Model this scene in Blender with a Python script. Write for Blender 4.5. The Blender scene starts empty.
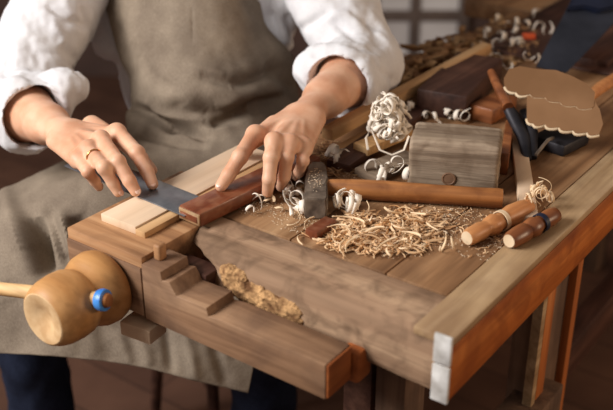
import bpy, bmesh, math, random
import numpy as np
import openvdb
from mathutils import Vector, Matrix, Euler
random.seed(7); RNG = np.random.default_rng(7)
PI = math.pi
# Units of the layout: origin = near right corner of the bench top, X across the bench, Y along it, Z up.
S = 0.886            # layout unit in metres
TOP = 0.85           # bench top above the floor in metres
FLOOR = -TOP / S     # the floor in layout units

# ------------------------------------------------------------------ camera, world, lights, exposure
FPX = 981.0
TH = math.atan(495 / 981.0); AZ = math.atan2(800, math.hypot(495, 981))
CAM = np.array([0.46874, -0.95465, 0.70])
_f = np.array([-math.sin(AZ), math.cos(AZ), 0]); RT = np.array([math.cos(AZ), math.sin(AZ), 0]); _u = np.array([0, 0, 1.0])
FW = _f * math.cos(TH) - _u * math.sin(TH); UP = _f * math.sin(TH) + _u * math.cos(TH)
def ray(px, py): return FW * FPX + RT * (px - 306.5) - UP * (py - 205)
def at(px, py, h=0.0):                  # a point on the horizontal plane h above the bench top
    d = ray(px, py); return CAM + d * ((h - CAM[2]) / d[2])
def pd(px, py, dep): return CAM + ray(px, py) * (dep / FPX)      # a point at a given distance
def onpl(px, py, p0, n):
    d = ray(px, py); return CAM + d * (np.dot(np.array(p0) - CAM, n) / np.dot(d, n))
def W(v): return Vector((v[0] * S, v[1] * S, v[2] * S + TOP))

sc = bpy.context.scene
COL = sc.collection
cam = bpy.data.cameras.new('camera'); co = bpy.data.objects.new('camera', cam); COL.objects.link(co)
cam.sensor_width = 36; cam.lens = 36 * FPX / 613
co.matrix_world = Matrix.Translation(W(CAM)) @ Matrix((tuple(RT), tuple(UP), tuple(-FW))).transposed().to_4x4()
cam.clip_start = 0.05
cam.dof.use_dof = True; cam.dof.focus_distance = 1.55 * S; cam.dof.aperture_fstop = 3.2
sc.camera = co
wd = bpy.data.worlds.new('world'); sc.world = wd; wd.use_nodes = True
wd.node_tree.nodes['Background'].inputs[0].default_value = (0.95, 0.80, 0.70, 1)
wd.node_tree.nodes['Background'].inputs[1].default_value = 0.24
def area(name, loc, tgt, size, energy, col):
    l = bpy.data.lights.new(name, 'AREA'); l.shape = 'RECTANGLE'; l.size = size[0]; l.size_y = size[1]; l.energy = energy; l.color = col
    o = bpy.data.objects.new(name, l); COL.objects.link(o); o.location = W(loc)
    o.rotation_euler = (W(tgt) - W(loc)).to_track_quat('-Z', 'Y').to_euler(); return o
area('window_daylight', (-1.75, -1.75, 1.55), (-0.5, 0.2, 0), (1.3, 1.1), 100, (1.0, 0.97, 0.95))
area('added_warm_fill', (2.4, 1.6, 0.7), (-0.1, 0.3, -0.2), (0.8, 0.8), 27, (1.0, 0.72, 0.48))  # added warm fill for the right-hand faces, no lamp seen there
sc.view_settings.view_transform = 'Standard'; sc.view_settings.look = 'None'
sc.view_settings.gamma = 1; sc.view_settings.exposure = 0.0; sc.view_settings.use_curve_mapping = False

# ------------------------------------------------------------------ materials
def rgb(r, g, b):
    f = lambda c: ((c / 255 + 0.055) / 1.055) ** 2.4 if c > 10 else c / 255 / 12.92
    return (f(r), f(g), f(b), 1)
def newmat(name, rough=0.6, metal=0.0, spec=0.3):
    m = bpy.data.materials.new(name); m.use_nodes = True; nt = m.node_tree
    b = nt.nodes['Principled BSDF']; b.inputs['Roughness'].default_value = rough; b.inputs['Metallic'].default_value = metal
    b.inputs['Specular IOR Level'].default_value = spec
    return m, nt, b
def N(nt, t, **k):
    n = nt.nodes.new(t)
    for a, v in k.items():
        if a in n.inputs.keys(): n.inputs[a].default_value = v
        else: setattr(n, a, v)
    return n
def coords(nt, scale=(1, 1, 1)):
    tc = N(nt, 'ShaderNodeTexCoord'); oi = N(nt, 'ShaderNodeObjectInfo')
    mu = N(nt, 'ShaderNodeMath', operation='MULTIPLY'); mu.inputs[1].default_value = 7.3
    nt.links.new(oi.outputs['Random'], mu.inputs[0])
    ad = N(nt, 'ShaderNodeVectorMath', operation='ADD'); nt.links.new(tc.outputs['Object'], ad.inputs[0]); nt.links.new(mu.outputs[0], ad.inputs[1])
    mp = N(nt, 'ShaderNodeMapping'); mp.inputs['Scale'].default_value = scale; nt.links.new(ad.outputs[0], mp.inputs['Vector'])
    return mp.outputs[0], ad.outputs[0]
def ramp(nt, fac, stops):
    r = N(nt, 'ShaderNodeValToRGB'); e = r.color_ramp.elements
    while len(e) < len(stops): e.new(0.5)
    for i, (p, c) in enumerate(stops): e[i].position = p; e[i].color = c
    nt.links.new(fac, r.inputs[0]); return r.outputs[0]
def mixc(nt, a, b, fac, mode='MIX'):
    m = N(nt, 'ShaderNodeMix', data_type='RGBA', blend_type=mode)
    for sck, v in ((0, fac), (6, a), (7, b)):
        if isinstance(v, (int, float, tuple)): m.inputs[sck].default_value = v
        else: nt.links.new(v, m.inputs[sck])
    return m.outputs[2]
def wood(name, dark, mid, light, axis='Y', fine=1.0, rough=0.6, bump=0.25, dirt=None, dirt_amt=0.5, dirt_scale=9, spec=0.3, streak=0.55):
    m, nt, b = newmat(name, rough, spec=spec)
    lo, hi = 2.2 * fine, 34 * fine
    sc_ = {'X': (lo, hi, hi), 'Y': (hi, lo, hi), 'Z': (hi, hi, lo)}[axis]
    v, raw = coords(nt, sc_)
    n1 = N(nt, 'ShaderNodeTexNoise', Scale=1.0, Detail=6.0, Distortion=0.8); nt.links.new(v, n1.inputs['Vector'])
    c = ramp(nt, n1.outputs[0], [(0.28, dark), (0.5, mid), (0.72, light)])
    n2 = N(nt, 'ShaderNodeTexNoise', Scale=5.0, Detail=4.0, Distortion=0.2); nt.links.new(v, n2.inputs['Vector'])
    s2 = ramp(nt, n2.outputs[0], [(0.35, (0.62, 0.58, 0.55, 1)), (0.55, (1, 1, 1, 1))])
    c = mixc(nt, c, s2, streak, 'MULTIPLY')
    if dirt:
        n3 = N(nt, 'ShaderNodeTexNoise', Scale=float(dirt_scale), Detail=5.0, Distortion=0.6); nt.links.new(raw, n3.inputs['Vector'])
        f = ramp(nt, n3.outputs[0], [(0.45, (0, 0, 0, 1)), (0.68, (dirt_amt,) * 3 + (1,))])
        c = mixc(nt, c, dirt, f)
    nt.links.new(c, b.inputs['Base Color'])
    bp = N(nt, 'ShaderNodeBump', Strength=bump, Distance=0.002); nt.links.new(n2.outputs[0], bp.inputs['Height']); nt.links.new(bp.outputs[0], b.inputs['Normal'])
    return m
def blotch(name, a, c2, scale=20, rough=0.6, metal=0.0, bump=0.0, spec=0.3, det=4.0, dist=0.003):
    m, nt, b = newmat(name, rough, metal, spec)
    v, raw = coords(nt)
    n = N(nt, 'ShaderNodeTexNoise', Scale=float(scale), Detail=det); nt.links.new(raw, n.inputs['Vector'])
    nt.links.new(ramp(nt, n.outputs[0], [(0.35, a), (0.65, c2)]), b.inputs['Base Color'])
    if bump:
        bp = N(nt, 'ShaderNodeBump', Strength=bump, Distance=dist); nt.links.new(n.outputs[0], bp.inputs['Height']); nt.links.new(bp.outputs[0], b.inputs['Normal'])
    return m
def cloth(name, a, c2, weave=900, rough=0.9, bump=0.3):
    m, nt, b = newmat(name, rough, spec=0.1)
    v, raw = coords(nt, (weave, weave, weave * 0.12))
    n = N(nt, 'ShaderNodeTexNoise', Scale=1.0, Detail=3.0); nt.links.new(v, n.inputs['Vector'])
    n2 = N(nt, 'ShaderNodeTexNoise', Scale=14.0, Detail=4.0); nt.links.new(raw, n2.inputs['Vector'])
    f = N(nt, 'ShaderNodeMath', operation='MULTIPLY_ADD'); f.inputs[1].default_value = 0.5; nt.links.new(n.outputs[0], f.inputs[0]); 
    h = N(nt, 'ShaderNodeMath', operation='MULTIPLY'); h.inputs[1].default_value = 0.5; nt.links.new(n2.outputs[0], h.inputs[0]); nt.links.new(h.outputs[0], f.inputs[2])
    nt.links.new(ramp(nt, f.outputs[0], [(0.38, a), (0.62, c2)]), b.inputs['Base Color'])
    bp = N(nt, 'ShaderNodeBump', Strength=bump, Distance=0.001); nt.links.new(n.outputs[0], bp.inputs['Height']); nt.links.new(bp.outputs[0], b.inputs['Normal'])
    return m
def island(name, stops, rough=0.6, trans=0.0):
    m, nt, b = newmat(name, rough, spec=0.25)
    g = N(nt, 'ShaderNodeNewGeometry')
    nt.links.new(ramp(nt, g.outputs['Random Per Island'], stops), b.inputs['Base Color'])
    return m
M = dict(
    top=wood('bench_top_wood', rgb(108, 76, 50), rgb(146, 108, 74), rgb(170, 134, 98), 'Y', 0.8, 0.62, dirt=rgb(92, 64, 44), dirt_amt=0.75, dirt_scale=7),
    edge=wood('edge_board_wood', rgb(150, 82, 34), rgb(182, 102, 44), rgb(204, 126, 62), 'Y', 0.7, 0.5, dirt=rgb(110, 48, 20), dirt_amt=0.6, dirt_scale=14),
    strip=wood('edge_strip_wood', rgb(136, 108, 76), rgb(168, 138, 102), rgb(192, 164, 128), 'Y', 0.7, 0.6, dirt=rgb(120, 90, 68), dirt_amt=0.5),
    beam=wood('rough_beam_wood', rgb(102, 79, 59), rgb(154, 123, 97), rgb(196, 164, 132), 'X', 0.5, 0.85, 1.2, dirt=rgb(92, 70, 52), dirt_amt=0.75, dirt_scale=30, streak=0.4),
    jaw=wood('jaw_wood', rgb(100, 72, 52), rgb(140, 106, 79), rgb(170, 135, 104), 'X', 0.8, 0.65, 0.4, dirt=rgb(92, 68, 54), dirt_amt=0.6, dirt_scale=14),
    block=wood('vise_block_wood', rgb(124, 86, 58), rgb(166, 122, 84), rgb(192, 152, 113), 'X', 0.7, 0.6, 0.3, dirt=rgb(110, 80, 58), dirt_amt=0.5, dirt_scale=12),
    fresh=wood('warm_end_wood', rgb(140, 74, 34), rgb(172, 98, 50), rgb(196, 122, 68), 'Y', 1.0, 0.6, dirt=rgb(120, 60, 30), dirt_amt=0.4),
    pine=wood('planed_pine', rgb(206, 176, 146), rgb(214, 186, 156), rgb(222, 196, 168), 'Y', 0.6, 0.6, 0.1, streak=0.15),
    pine2=wood('cut_pine', rgb(164, 122, 80), rgb(190, 150, 106), rgb(208, 172, 128), 'Y', 0.8, 0.6, 0.2, streak=0.3),
    pinex=wood('cut_pine_cross', rgb(176, 132, 82), rgb(204, 162, 110), rgb(222, 186, 136), 'X', 0.8, 0.6, 0.2),
    turned=wood('turned_pale_wood', rgb(158, 108, 62), rgb(184, 134, 82), rgb(204, 158, 106), 'X', 0.45, 0.45, 0.12),
    endg=blotch('end_grain', rgb(190, 152, 108), rgb(212, 178, 134), 60, 0.7),
    rose=wood('red_brown_wood', rgb(84, 38, 20), rgb(114, 58, 34), rgb(136, 78, 50), 'Y', 1.0, 0.3, 0.15, dirt=rgb(160, 116, 86), dirt_amt=0.3, dirt_scale=60, spec=0.5),
    grey=wood('weathered_grey_wood', rgb(112, 94, 78), rgb(146, 128, 108), rgb(176, 156, 134), 'X', 1.1, 0.85, 0.9, dirt=rgb(98, 78, 60), dirt_amt=0.6, dirt_scale=30, streak=0.4),
    amber=wood('amber_handle_wood', rgb(104, 60, 28), rgb(152, 96, 50), rgb(182, 124, 74), 'X', 0.9, 0.45, 0.2, dirt=rgb(90, 46, 22), dirt_amt=0.6, dirt_scale=24, spec=0.4),
    hand1=wood('light_turned_handle', rgb(170, 106, 60), rgb(200, 136, 84), rgb(216, 160, 108), 'X', 0.8, 0.4, 0.1, spec=0.4),
    hand2=wood('dark_turned_handle', rgb(104, 58, 32), rgb(138, 82, 46), rgb(168, 108, 66), 'X', 0.8, 0.35, 0.1, spec=0.5),
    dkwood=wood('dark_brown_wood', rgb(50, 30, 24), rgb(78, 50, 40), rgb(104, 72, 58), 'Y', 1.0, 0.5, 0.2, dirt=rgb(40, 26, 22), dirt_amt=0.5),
    leg=wood('leg_wood', rgb(78, 58, 46), rgb(108, 82, 64), rgb(134, 104, 82), 'Z', 0.8, 0.8, 0.4, dirt=rgb(60, 44, 36), dirt_amt=0.5),
    legor=wood('leg_orange_wood', rgb(140, 76, 34), rgb(180, 104, 50), rgb(200, 126, 70), 'Z', 0.8, 0.6, 0.2),
    tan=blotch('tan_board', rgb(122, 88, 58), rgb(142, 106, 74), 9, 0.6, bump=0.1),
    rim=blotch('pale_rim', rgb(208, 182, 146), rgb(226, 204, 172), 40, 0.6),
    torn=blotch('torn_wood', rgb(104, 70, 42), rgb(206, 162, 112), 70, 0.9, bump=1.0, det=6.0, dist=0.006),
    white=blotch('old_white_paint', rgb(176, 172, 166), rgb(224, 222, 218), 45, 0.6, bump=0.2),
    iron=blotch('worn_iron', rgb(84, 72, 62), rgb(126, 112, 98), 70, 0.6, 0.25, bump=0.2, spec=0.4),
    dark=blotch('black_iron', rgb(30, 30, 36), rgb(54, 52, 56), 30, 0.5, 0.4),
    steel=blotch('blued_steel', rgb(118, 122, 130), rgb(148, 152, 158), 30, 0.32, 0.75),
    sawst=blotch('dark_saw_steel', rgb(40, 44, 54), rgb(60, 64, 76), 10, 0.4, 0.5),
    navy=blotch('navy_plastic', rgb(18, 24, 42), rgb(28, 36, 58), 10, 0.5),
    brass=blotch('tarnished_brass', rgb(176, 140, 100), rgb(206, 176, 140), 50, 0.4, 0.6),
    gold=blotch('gold', rgb(226, 160, 96), rgb(240, 180, 116), 50, 0.25, 0.9),
    blue=blotch('blue_plastic', rgb(40, 110, 190), rgb(70, 140, 215), 30, 0.35, spec=0.5),
    skin=None,
    nail=blotch('nail', rgb(232, 190, 170), rgb(240, 204, 186), 50, 0.3, spec=0.5),
    hair=blotch('brown_hair', rgb(46, 30, 22), rgb(78, 52, 38), 90, 0.7, bump=0.8),
    shirt=cloth('white_cotton', rgb(206, 204, 206), rgb(222, 221, 222), 900),
    apron=cloth('taupe_linen', rgb(112, 99, 86), rgb(144, 130, 113), 700),
    jean=cloth('navy_denim', rgb(22, 26, 40), rgb(40, 46, 64), 800),
    shoe=blotch('black_leather', rgb(22, 20, 20), rgb(40, 36, 34), 20, 0.5),
    curlw=island('white_shaving', [(0.0, rgb(228, 216, 200)), (0.5, rgb(240, 230, 216)), (1.0, rgb(222, 204, 180))]),
    curlt=island('tan_shaving', [(0.0, rgb(196, 150, 104)), (0.3, rgb(226, 188, 144)), (0.6, rgb(236, 208, 170)), (0.85, rgb(206, 152, 96)), (1.0, rgb(238, 216, 186))]),
    dust=island('sawdust_bits', [(0.0, rgb(206, 176, 140)), (0.5, rgb(232, 216, 190)), (1.0, rgb(180, 140, 100))]),
    chip=island('brown_chip', [(0.0, rgb(110, 76, 50)), (0.4, rgb(160, 120, 82)), (0.75, rgb(200, 164, 120)), (1.0, rgb(120, 78, 46))]),
    red=blotch('red_bit', rgb(190, 70, 36), rgb(210, 90, 50), 20),
    wall=blotch('dark_wall', rgb(70, 54, 48), rgb(88, 68, 60), 3, 0.9),
    frame=blotch('dark_frame', rgb(84, 72, 66), rgb(96, 82, 74), 6, 0.7),
)
def skin_mat():
    m, nt, b = newmat('skin', 0.48, spec=0.35)
    v, raw = coords(nt)
    n = N(nt, 'ShaderNodeTexNoise', Scale=26.0, Detail=3.0); nt.links.new(raw, n.inputs['Vector'])
    nt.links.new(ramp(nt, n.outputs[0], [(0.35, rgb(204, 150, 118)), (0.65, rgb(220, 176, 146))]), b.inputs['Base Color'])
    b.inputs['Subsurface Weight'].default_value = 0.12; b.inputs['Subsurface Radius'].default_value = (0.012, 0.005, 0.003)
    n2 = N(nt, 'ShaderNodeTexNoise', Scale=260.0, Detail=3.0); nt.links.new(raw, n2.inputs['Vector'])
    bp = N(nt, 'ShaderNodeBump', Strength=0.12, Distance=0.001); nt.links.new(n2.outputs[0], bp.inputs['Height']); nt.links.new(bp.outputs[0], b.inputs['Normal'])
    return m
M['skin'] = skin_mat()
def floor_mat():
    m, nt, b = newmat('floor_boards', 0.7, spec=0.2)
    v, raw = coords(nt, (1, 1, 1))
    br = N(nt, 'ShaderNodeTexBrick', Scale=1.0); br.inputs['Color1'].default_value = rgb(98, 70, 56); br.inputs['Color2'].default_value = rgb(88, 62, 50); br.inputs['Mortar'].default_value = rgb(74, 52, 42)
    br.inputs['Brick Width'].default_value = 1.4; br.inputs['Row Height'].default_value = 0.14; br.inputs['Mortar Size'].default_value = 0.004
    nt.links.new(v, br.inputs['Vector'])
    n = N(nt, 'ShaderNodeTexNoise', Scale=6.0, Detail=6.0); nt.links.new(raw, n.inputs['Vector'])
    c = mixc(nt, br.outputs[0], ramp(nt, n.outputs[0], [(0.3, (0.55, 0.5, 0.48, 1)), (0.7, (1.1, 1.05, 1, 1))]), 0.7, 'MULTIPLY')
    nt.links.new(c, b.inputs['Base Color']); return m
M['floor'] = floor_mat()
def pane_mat():
    m, nt, b = newmat('frosted_pane', 0.5)
    v, raw = coords(nt); n = N(nt, 'ShaderNodeTexNoise', Scale=3.0, Detail=2.0); nt.links.new(raw, n.inputs['Vector'])
    c = ramp(nt, n.outputs[0], [(0.3, rgb(150, 142, 138)), (0.7, rgb(190, 184, 180))])
    nt.links.new(c, b.inputs['Base Color']); nt.links.new(c, b.inputs['Emission Color']); b.inputs['Emission Strength'].default_value = 0.14
    return m
M['pane'] = pane_mat()

# ------------------------------------------------------------------ object helpers
MU = {}            # layout-space matrix of each empty
def thing(name, label, cat, loc, yaw=0.0, rot=None, group=None, parent=None):
    o = bpy.data.objects.new(name, None); COL.objects.link(o); o.empty_display_size = 0.03
    R = rot if rot is not None else Matrix.Rotation(yaw, 4, 'Z')
    MU[o.name] = Matrix.Translation(Vector([float(c) for c in loc])) @ R.to_4x4()
    o.matrix_world = Matrix.Translation(W(loc)) @ R.to_4x4()
    if label: o['label'] = label; o['category'] = cat
    if group: o['group'] = group
    return o
def mk(name, geo, mat, parent=None, local=False, smooth=True, label=None):
    """geo: bmesh or (verts, faces) in layout units; in the thing's own frame when local"""
    me = bpy.data.meshes.new(name)
    if isinstance(geo, bmesh.types.BMesh): geo.to_mesh(me); geo.free()
    else: me.from_pydata([tuple(map(float, v)) for v in geo[0]], [], [tuple(int(i) for i in f) for f in geo[1]])
    root = parent
    while root is not None and root.parent is not None: root = root.parent
    pts = np.empty(len(me.vertices) * 3); me.vertices.foreach_get('co', pts); pts = pts.reshape(-1, 3)
    o = bpy.data.objects.new(name, me); COL.objects.link(o)
    if root is not None and root.name in MU:
        if not local:
            mi = np.array(MU[root.name].inverted()); pts = pts @ mi[:3, :3].T + mi[:3, 3]
        pts = pts * S
    else:
        c = np.array([(pts[:, 0].min() + pts[:, 0].max()) / 2, (pts[:, 1].min() + pts[:, 1].max()) / 2, pts[:, 2].min()])
        pts = (pts - c) * S; o.location = W(c)
    me.vertices.foreach_set('co', pts.ravel()); me.update()
    if parent is not None: o.parent = parent
    me.materials.append(M[mat] if isinstance(mat, str) else mat)
    if smooth:
        me.polygons.foreach_set('use_smooth', [True] * len(me.polygons))
        try: me.set_sharp_from_angle(angle=math.radians(38))
        except Exception: pass
    if label: o['label'] = label
    return o
def tag(o, label, cat=None, group=None, kind=None):
    o['label'] = label
    if cat: o['category'] = cat
    if group: o['group'] = group
    if kind: o['kind'] = kind
    return o
def struct(o): o['kind'] = 'structure'; return o
def box(c, s, bev=0.002, yaw=0.0, seg=2, rot=None, bm=None, cuts=0):
    b = bmesh.new(); bmesh.ops.create_cube(b, size=1)
    bmesh.ops.scale(b, vec=s, verts=b.verts)
    if bev: bmesh.ops.bevel(b, geom=b.edges[:], offset=bev, segments=seg, affect='EDGES', profile=0.5)
    if cuts: bmesh.ops.subdivide_edges(b, edges=[e for e in b.edges if e.calc_length() > 0.03], cuts=cuts, use_grid_fill=True)
    R = rot.to_4x4() if rot is not None else Matrix.Rotation(yaw, 4, 'Z')
    bmesh.ops.transform(b, matrix=Matrix.Translation(Vector([float(x) for x in c])) @ R, verts=b.verts)
    return b
def join(*bms):
    out = bmesh.new(); me = bpy.data.meshes.new('tmp')
    for b in bms: b.to_mesh(me); b.free(); out.from_mesh(me)
    bpy.data.meshes.remove(me); return out
def prism(poly, axis, a, b_, bev=0.0015):
    """polygon of 2-D points extruded from a to b along axis 'X','Y','Z'"""
    def P(u, v, w): return {'X': (w, u, v), 'Y': (u, w, v), 'Z': (u, v, w)}[axis]
    bm = bmesh.new(); A = [bm.verts.new(P(u, v, a)) for u, v in poly]; B = [bm.verts.new(P(u, v, b_)) for u, v in poly]
    n = len(poly); bm.faces.new(A); bm.faces.new(B[::-1])
    for i in range(n): bm.faces.new((A[i], B[i], B[(i + 1) % n], A[(i + 1) % n]))
    bmesh.ops.recalc_face_normals(bm, faces=bm.faces)
    if bev: bmesh.ops.bevel(bm, geom=bm.edges[:], offset=bev, segments=2, affect='EDGES', profile=0.5, clamp_overlap=True)
    return bm
def frame_rot(x, up=(0, 0, 1)):
    x = Vector([float(c) for c in x]).normalized(); z = Vector(up); y = z.cross(x).normalized(); z = x.cross(y)
    return Matrix((x, y, z)).transposed()
def lathe(prof, seg=32, sx=1.0):
    """profile (t, r) turned around local X"""
    bm = bmesh.new(); rings = []
    for t, r in prof:
        rings.append([bm.verts.new((t, r * sx * math.cos(2 * PI * k / seg), r * math.sin(2 * PI * k / seg))) for k in range(seg)] if r > 1e-6 else [bm.verts.new((t, 0, 0))])
    for A, B in zip(rings, rings[1:]):
        for k in range(seg):
            k2 = (k + 1) % seg
            if len(A) == 1 and len(B) == 1: continue
            if len(A) == 1: bm.faces.new((A[0], B[k], B[k2]))
            elif len(B) == 1: bm.faces.new((A[k], A[k2], B[0]))
            else: bm.faces.new((A[k], A[k2], B[k2], B[k]))
    bmesh.ops.recalc_face_normals(bm, faces=bm.faces); return bm
def tube(pts, rad, seg=10, flat=1.0):
    pts = [Vector([float(c) for c in p]) for p in pts]; bm = bmesh.new(); rings = []
    rads = rad if isinstance(rad, (list, tuple)) else [rad] * len(pts)
    for i, p in enumerate(pts):
        d = (pts[min(i + 1, len(pts) - 1)] - pts[max(i - 1, 0)]).normalized()
        u = d.cross(Vector((0, 0, 1))); u = u.normalized() if u.length > 1e-4 else Vector((1, 0, 0)); v = u.cross(d)
        rings.append([bm.verts.new(p + u * rads[i] * math.cos(2 * PI * k / seg) + v * rads[i] * flat * math.sin(2 * PI * k / seg)) for k in range(seg)])
    for A, B in zip(rings, rings[1:]):
        for k in range(seg): bm.faces.new((A[k], A[(k + 1) % seg], B[(k + 1) % seg], B[k]))
    bm.faces.new(rings[0][::-1]); bm.faces.new(rings[-1]); bmesh.ops.recalc_face_normals(bm, faces=bm.faces); return bm
def vnoise(p, sc_, seed=0, octs=3):
    """smooth pseudo-noise from warped sines, p: (n,3)"""
    r = np.random.default_rng(seed); out = np.zeros(len(p)); a = 1.0
    q = p * sc_
    for o in range(octs):
        for k in range(3):
            d = r.normal(size=3); d /= np.linalg.norm(d); e = r.normal(size=3)
            out += a * np.sin(q @ d * 2.2 + 1.3 * np.sin(q @ e + r.uniform(0, 6)) + r.uniform(0, 6)) / 3
        q = q * 2.1; a *= 0.5
    return out
def displace(bm, fn):
    bm.normal_update(); P = np.array([v.co[:] for v in bm.verts]); Nn = np.array([v.normal[:] for v in bm.verts]); D = fn(P)
    for v, n, d in zip(bm.verts, Nn, D): v.co += Vector(n * d)
    return bm

# signed-distance sculpting: limbs blended into one continuous skin
class SDF:
    def __init__(s, lo, hi, h):
        s.lo = np.array(lo, float); s.h = h; s.n = np.ceil((np.array(hi) - s.lo) / h).astype(int) + 1
        s.D = np.full(s.n, 0.06, np.float32)
    def _sub(s, lo, hi):
        a = np.clip(np.floor((lo - s.lo) / s.h).astype(int), 0, s.n); b = np.clip(np.ceil((hi - s.lo) / s.h).astype(int) + 1, 0, s.n)
        sl = tuple(slice(i, j) for i, j in zip(a, b))
        ax = [s.lo[i] + s.h * np.arange(a[i], b[i]) for i in range(3)]
        return sl, np.stack(np.meshgrid(*ax, indexing='ij'), -1)
    def _mix(s, sl, d, k, sub):
        A = s.D[sl]
        if sub:
            hh = np.clip(0.5 - 0.5 * (A + d) / k, 0, 1); s.D[sl] = A * (1 - hh) - d * hh + k * hh * (1 - hh)
        else:
            hh = np.clip(0.5 + 0.5 * (A - d) / k, 0, 1); s.D[sl] = A * (1 - hh) + d * hh - k * hh * (1 - hh)
    def cap(s, a, b, ra, rb, k=0.006, sub=False, flat=None):
        a = np.array(a, float); b = np.array(b, float); r = max(ra, rb); m = r + k + 0.012
        sl, P = s._sub(np.minimum(a, b) - m, np.maximum(a, b) + m)
        if P.size == 0: return s
        ab = b - a; t = np.clip(((P - a) @ ab) / (ab @ ab), 0, 1)
        q = P - (a + t[..., None] * ab)
        if flat is not None:       # flat = (normal, factor>1): thinner along normal
            n = np.array(flat[0], float); n /= np.linalg.norm(n); q = q + (q @ n)[..., None] * n * (flat[1] - 1)
        s._mix(sl, (np.linalg.norm(q, axis=-1) - (ra + (rb - ra) * t)).astype(np.float32), k, sub); return s
    def ell(s, c, rad, rot=None, k=0.006, sub=False):
        c = np.array(c, float); m = max(rad) + k + 0.012
        sl, P = s._sub(c - m, c + m)
        if P.size == 0: return s
        q = P - c
        if rot is not None: q = q @ np.array(rot)
        rad = np.array(rad); k0 = np.linalg.norm(q / rad, axis=-1); k1 = np.linalg.norm(q / rad ** 2, axis=-1) + 1e-9
        s._mix(sl, (k0 * (k0 - 1) / k1).astype(np.float32), k, sub); return s
    def mesh(s):
        g = openvdb.FloatGrid(0.06); g.copyFromArray(s.D)
        p, t, q = g.convertToPolygons(isovalue=0.0, adaptivity=0.0)
        V = p * s.h + s.lo
        F = [tuple(f) for f in t] + [tuple(f) for f in q]
        bm = bmesh.new(); vs = [bm.verts.new(v) for v in V]
        for f in F:
            try: bm.faces.new([vs[i] for i in f])
            except ValueError: pass
        bmesh.ops.recalc_face_normals(bm, faces=bm.faces)
        return bm
def relax(bm, it=2):
    for _ in range(it): bmesh.ops.smooth_vert(bm, verts=bm.verts, factor=0.5, use_axis_x=True, use_axis_y=True, use_axis_z=True)
    return bm
def proj(P):
    v = P - CAM; k = v @ FW; return np.stack([306.5 + FPX * (v @ RT) / k, 205 - FPX * (v @ UP) / k], -1)
def folds(P, segs):
    """cloth creases: each (x0,y0,x1,y1,width,depth)"""
    q = proj(P); out = np.zeros(len(P))
    for x0, y0, x1, y1, w, d in segs:
        a = np.array([x0, y0.__float__()]); ab = np.array([x1 - x0, y1 - y0], float)
        t = np.clip(((q - a) @ ab) / (ab @ ab), 0, 1); r = np.linalg.norm(q - (a + t[:, None] * ab), axis=1)
        out += d * np.exp(-(r / w) ** 2) * (0.25 + 0.75 * np.sqrt(np.clip(1 - (2 * t - 1) ** 2, 0, 1)))
    return out

# ------------------------------------------------------------------ setting
fl = mk('floor', box((0, 1.2, FLOOR - 0.02), (14, 14, 0.04), 0), 'floor', smooth=False); struct(fl)
# back wall, square to the long view
bw = np.array([CAM[0], CAM[1], 0]) + _f * 4.7; bw[2] = FLOOR
WR = Matrix((tuple(RT), tuple(_f), (0, 0, 1))).transposed()
def wpt(r, f, z): return np.array([CAM[0], CAM[1], 0]) + RT * r + _f * f + np.array([0, 0, z])
struct(mk('wall_back', box(wpt(0, 4.80, FLOOR + 1.5), (11, 0.12, 3.0), 0, rot=WR), 'wall', smooth=False))
wroot = thing('window_1', None, None, wpt(0.65, 4.71, FLOOR + 0.12), rot=WR); wroot['kind'] = 'structure'
# panes and bars of the low glazed front (local x right, z up)
def lz(py, f=4.71): return CAM[2] - f * math.tan(TH + math.atan((py - 205) / FPX)) - (FLOOR + 0.12)
def lx(px, py=30): r = ray(px, py); return 4.71 * (r @ RT) / (r @ _f) - 0.65
xs = [lx(373), lx(414), lx(462)]; zs = [lz(60), lz(15), lz(-40)]
for i in range(2):
    for j in range(2):
        mk('pane', box(((xs[i] + xs[i + 1]) / 2, 0, (zs[j] + zs[j + 1]) / 2), (xs[i + 1] - xs[i] - 0.05, 0.02, zs[j + 1] - zs[j] - 0.05), 0), 'pane', wroot, local=True, smooth=False)
fr = []
for x in xs: fr.append(box((x, 0, (zs[0] + zs[2]) / 2), (0.05, 0.05, zs[2] - zs[0] + 0.05), 0.004))
for z in zs: fr.append(box(((xs[0] + xs[2]) / 2, 0, z), (xs[2] - xs[0] + 0.05, 0.045, 0.055), 0.004))
mk('window_frame', join(*fr), 'frame', wroot, local=True)

# ------------------------------------------------------------------ workbench
bench = thing('workbench', "old wooden workbench with a rough front beam, orange side board and wooden end vise", 'workbench', (-0.25, 0.8, FLOOR))
XB = [(-0.50, -0.436, 0.16), (-0.434, -0.302, 0.062), (-0.300, -0.136, 0.062), (-0.134, -0.038, 0.062)]
def plank_top(x0, x1, y0, y1, h0, h1, seed):
    return box(((x0 + x1) / 2, (y0 + y1) / 2, (h0 + h1) / 2), (x1 - x0, y1 - y0, h1 - h0), 0.002)
for i, (x0, x1, y0) in enumerate(XB): mk('bench_board', plank_top(x0, x1, y0, 2.1, -0.045, 0.0, i), 'top', bench)
mk('bench_board', box((-0.5385, 1.12, -0.0225), (0.073, 0.56, 0.045), 0.002), 'top', bench)
mk('bench_board', box((-0.616, 1.76, -0.0225), (0.228, 0.68, 0.045), 0.002), 'top', bench)
mk('edge_strip', box((-0.0078, 1.034, -0.0045), (0.0565, 2.13, 0.012), 0.002), 'strip', bench, label='pale strip along the top edge')
mk('side_board', box((0.0105, 1.035, -0.0525), (0.021, 2.13, 0.083), 0.003), 'edge', bench, label='orange brown side board')
mk('end_cap', join(box((0.0095, -0.034, -0.0145), (0.025, 0.006, 0.043), 0.002), box((0.0095, -0.034, -0.067), (0.025, 0.006, 0.056), 0.002)), 'white', bench, label='white painted board end')
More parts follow.
